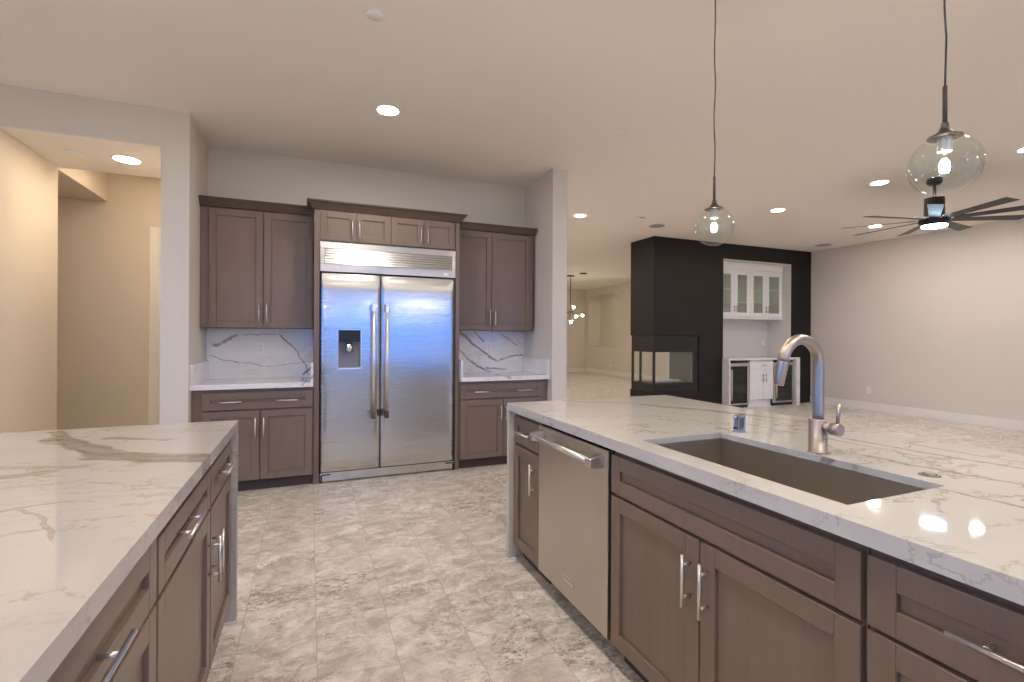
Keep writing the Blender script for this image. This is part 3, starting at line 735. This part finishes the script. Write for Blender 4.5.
# ------------------------------------------------------------------ ceiling fan
FCX, FCY = 6.28, 3.145
t = thing('ceiling_fan', 'large black nine-blade ceiling fan with a round light', 'ceiling fan', (FCX, FCY, C - .018))
M().lathe([(0, .018), (.07, .018), (.07, -.03), (.05, -.05), (0, -.05)], seg=32).build('canopy', fan_black, t)
M().tube([(0, 0, -.05), (0, 0, -.34)], .016, 16).build('downrod', fan_black, t)
M().lathe([(.02, -.19), (.088, -.195), (.09, -.39), (.135, -.405), (.14, -.45), (.13, -.470), (0, -.470)], seg=36).build('motor_housing', fan_black, t)
M().lathe([(0, -.465), (.118, -.465), (.118, -.485), (.112, -.490)], seg=36).build('light_rim', fan_black, t)
M().lathe([(.112, -.478), (.112, -.505), (.095, -.513), (0, -.513)], seg=36).build('light_lens', lens_cool, t)
for k in range(9):
    a = R(7 + 40 * k); ca, sa = math.cos(a), math.sin(a)
    def P(r, s, z): return (r * ca - s * sa, r * sa + s * ca, z)
    bl = M().hexa([P(.16, -.045, -.425), P(.84, -.060, -.424), P(.84, .070, -.446), P(.16, .045, -.440)],
                  [P(.16, -.045, -.420), P(.84, -.060, -.419), P(.84, .070, -.441), P(.16, .045, -.435)]).build('blade', fan_black, t, .002)
    M().hexa([P(.10, -.03, -.425), P(.24, -.02, -.425), P(.24, .02, -.425), P(.10, .03, -.425)], [P(.10, -.03, -.405), P(.24, -.02, -.408), P(.24, .02, -.408), P(.10, .03, -.405)]).build('blade_bracket', bar_steel, bl, .002)

# ------------------------------------------------------------------ fireplace insert
t = thing('fireplace', 'black three-sided see-through gas fireplace at the corner of the black wall', 'fireplace')
fx0, fx1, fy0, fy1 = 5.488, 6.48, 6.835, 7.465
M().box(fx0, fx1, fy0, fy1, .349, .47).box(fx0, fx1, fy0, fy1, 1.07, 1.334).box(6.385, fx1, fy0, fy1, .47, 1.07).build('surround', Mat('black steel surround', Base_Color=(.010, .009, .008), Roughness=.45).m, t, .002)
fr = M()
for (a, b, c2, d2) in ((fx0, fx0 + .035, fy0, fy0 + .035), (fx0, fx0 + .035, fy1 - .035, fy1), (6.36, 6.385, fy0, fy1), (fx0, fx0 + .03, 7.20, 7.235)): fr.box(a, b, c2, d2, .47, 1.07)
fr.box(fx0, 6.36, fy0, fy0 + .02, .47, .495).box(fx0, 6.36, fy0, fy0 + .02, 1.045, 1.07).box(fx0, 6.36, fy1 - .02, fy1, .47, .495).box(fx0, 6.36, fy1 - .02, fy1, 1.045, 1.07)
fr.box(fx0, fx0 + .02, fy0, fy1, .47, .495).box(fx0, fx0 + .02, fy0, fy1, 1.045, 1.07)
fr.build('frame', black_metal, t)
M().box(6.345, 6.359, fy0 + .02, fy1 - .02, .495, 1.045).build('inner_panel', Mat('grey firebox panel', Base_Color=(.20, .20, .19), Roughness=.4).m, t)
M().box(fx0 + .036, 6.345, fy0 + .004, fy0 + .009, .495, 1.045).build('glass', pane, t)
M().box(fx0 + .036, 6.345, fy1 - .009, fy1 - .004, .495, 1.045).build('glass', pane, t)
M().box(fx0 + .004, fx0 + .009, fy0 + .036, fy1 - .036, .495, 1.045).build('glass', pane, t)
m = M().box(5.62, 6.30, 6.98, 7.32, .49, .515); m.build('burner_tray', steel_sink, t)
m = M(); rr = random.Random(3)
for k in range(260):
    x, y = rr.uniform(5.64, 6.28), rr.uniform(7.0, 7.30); q = rr.uniform(.008, .016)
    m.lathe([(0, -q), (q, -q * .2), (q * .7, q * .7), (0, q)], x, y, .522, 5, False)
o = m.build('fire_glass', Mat('crushed fire glass', Base_Color=(.72, .73, .72), Roughness=.15).m, t); o['kind'] = 'stuff'

# ------------------------------------------------------------------ bar in the niche
t = thing('bar_countertop', 'white waterfall countertop of the bar below the niche', 'countertop')
YW = 6.655
M().box(7.03, 8.875, YW, YB - .002, .885, .925).box(7.058, 8.822, YB - .002, 7.345, .885, .925).build('slab', marble_bar, t, .001)
M().box(7.03, 7.062, YW, YB - .002, 0, .885).build('waterfall_panel', marble_bar, t)
M().box(8.772, 8.875, YW, YB - .002, 0, .885).build('waterfall_panel', marble_bar, t)
YC = YW + .045
t = thing('bar_cabinet', 'white bar base cabinet between the two beverage coolers', 'cabinet', (0, YC, 0))
M().box(7.59, 8.20, .021, .63, .13, .884).build('carcass', white_lacquer, t)
M().box(7.59, 8.20, .06, .08, 0, .13).build('toe_kick', white_lacquer, t)
dw = M().box(7.594, 8.196, 0, .02, .715, .880).build('drawer', white_lacquer, t, .002); pull(dw, 7.93, .785, .15, mat=nickel)
for a, b, h in ((7.594, 7.943, 7.905), (7.947, 8.196, 7.985)):
    d = M().box(a, b, 0, .02, .14, .705).build('door', white_lacquer, t, .002); pull(d, h, .545, .15, True, mat=nickel, r=.007)
def cooler(label, x0, x1):
    t = thing('beverage_cooler', label, 'beverage cooler', (0, YC, 0))
    M().box(x0, x0 + .02, .03, .6, .03, .86).box(x1 - .02, x1, .03, .6, .03, .86).box(x0, x1, .03, .6, .84, .86).box(x0, x1, .03, .6, .03, .06).box(x0, x1, .58, .6, .03, .86).build('shell', black_metal, t)
    d = M().box(x0, x0 + .06, 0, .03, .06, .835).box(x1 - .055, x1, 0, .03, .06, .835).box(x0 + .06, x1 - .055, 0, .03, .775, .835).box(x0 + .06, x1 - .055, 0, .03, .06, .09).build('door_frame', steel, t, .002)
    M().box(x0 + .06, x1 - .055, .012, .018, .09, .775).build('glass', cooler_glass, d)
    M().tube([(x0 + .045, -.035, .15), (x0 + .045, -.035, .72)], .010, 12).build('handle', bar_steel, d)
    for z in (.26, .42, .58):
        M().box(x0 + .025, x1 - .025, .05, .5, z, z + .008).box(x0 + .025, x1 - .025, .05, .06, z, z + .028).build('shelf', nickel, t)
    M().box(x0, x1, .04, .06, 0, .03).build('kick_plate', black_metal, t)
cooler('stainless framed glass beverage cooler at the left end of the bar', 7.066, 7.582)
cooler('stainless framed glass beverage cooler at the right end of the bar, behind the faucet', 8.208, 8.766)
# glass-door wall cabinet
YG = 7.0
t = thing('glass_door_cabinet', 'white wall cabinet with four glass doors in the bar niche', 'cabinet', (0, YG, 0))
M().box(7.058, 7.078, .021, .345, 1.69, 2.62).box(8.795, 8.815, .021, .345, 1.69, 2.62).box(7.078, 8.795, .021, .345, 1.69, 1.71).box(7.078, 8.795, .021, .345, 2.60, 2.62).box(7.078, 8.795, .33, .345, 1.71, 2.60).box(7.925, 7.945, .021, .33, 1.71, 2.60).build('carcass', white_lacquer, t)
M().box(7.058, 8.815, -.004, .345, 2.62, 2.745).box(7.058, 8.822, -.02, .345, 2.722, 2.752).build('top_fascia', white_lacquer, t)
M().box(7.058, 8.820, -.004, .345, 1.672, 1.69).build('light_rail', white_lacquer, t)
for z in (1.985, 2.252): M().box(7.08, 8.793, .05, .325, z, z + .016).build('shelf', white_lacquer, t)
for x0, x1, h in ((7.060, 7.515, 7.492), (7.519, 7.930, 7.552), (7.936, 8.354, 8.330), (8.358, 8.812, 8.398)):
    w = .085
    d = M().box(x0, x0 + w, 0, .02, 1.715, 2.60).box(x1 - w, x1, 0, .02, 1.715, 2.60).box(x0 + w, x1 - w, 0, .02, 1.715, 1.79).box(x0 + w, x1 - w, 0, .02, 2.52, 2.60).build('door', white_lacquer, t, .002)
    M().box(x0 + w, x1 - w, .008, .013, 1.79, 2.52).build('glass', green_glass, d)
    pull(d, h, 1.86, .13, True, mat=nickel, r=.006)

# ------------------------------------------------------------------ outlets
def outlet(label, loc, rz, w=.075, h=.118):
    t = thing('wall_outlet', label, 'outlet', loc, rz)
    M().box(-w / 2, w / 2, -.006, 0, -h / 2, h / 2).build('plate', plastic_white, t, .002, 2)
    M().box(-.017, .017, -.0075, -.0058, -.034, .034).build('receptacle', trim_paint, t, .001)
    s = M()
    for z in (-.018, .018): s.box(-.008, -.006, -.0078, -.0074, z - .005, z + .005).box(.006, .008, -.0078, -.0074, z - .005, z + .005)
    s.build('slots', dark_gap, t)
outlet('white outlet on the backsplash left of the refrigerator', (-.43, 5.2, 1.182), 0)
outlet('white outlet on the backsplash right of the refrigerator', (1.875, 5.2, 1.192), 0)
outlet('white outlet low on the long right wall', (XR, 5.698, .365), -PI / 2)
outlet('white outlet on the back wall inside the bar niche', (8.70, 7.35, 1.21), 0)
outlet('tiny white outlet low on the far room wall below the recess', (XR, 13.95, .33), -PI / 2)

# ------------------------------------------------------------------ far room chandelier
t = thing('chandelier', 'small far chandelier with glowing glass globes beside the wall pillar', 'chandelier', (6.86, 12.19, C))
M().lathe([(0, 0), (.11, 0), (.11, -.03), (0, -.03)], seg=24).build('canopy', black_metal, t)
M().tube([(0, 0, -.03), (0, 0, -1.04)], .009, 10).build('stem', bronze, t)
M().tube([(-.22, -.06, -1.06), (0, 0, -1.04), (.19, .05, -1.00)], .012, 10).build('arm', black_metal, t)
for (dx, dy, dz) in ((.16, .10, -.90), (.13, -.08, -1.17), (.42, .05, -1.13), (-.02, -.06, -1.33), (-.35, .1, -1.1)):
    g = M().lathe([(.095 * math.sin(PI * i / 12), .095 * math.cos(PI * i / 12)) for i in range(13)], dx, dy, dz, 20).build('glass_globe', globe_glass, t)
    M().lathe([(.035 * math.sin(PI * i / 8), .035 * math.cos(PI * i / 8)) for i in range(9)], dx, dy, dz, 12).build('bulb', emit('chandelier bulb', (1., .86, .68), 45.0), g)
    M().tube([(0, 0, -1.04), (dx * .8, dy * .8, dz + .06), (dx, dy, dz + .09)], .006, 8).build('arm', bronze, t)
disc('ceiling_canopy', 'small black disc on the far room ceiling beside the chandelier canopy', 'ceiling fitting', 6.923, 11.6, .10, .03, black_metal)
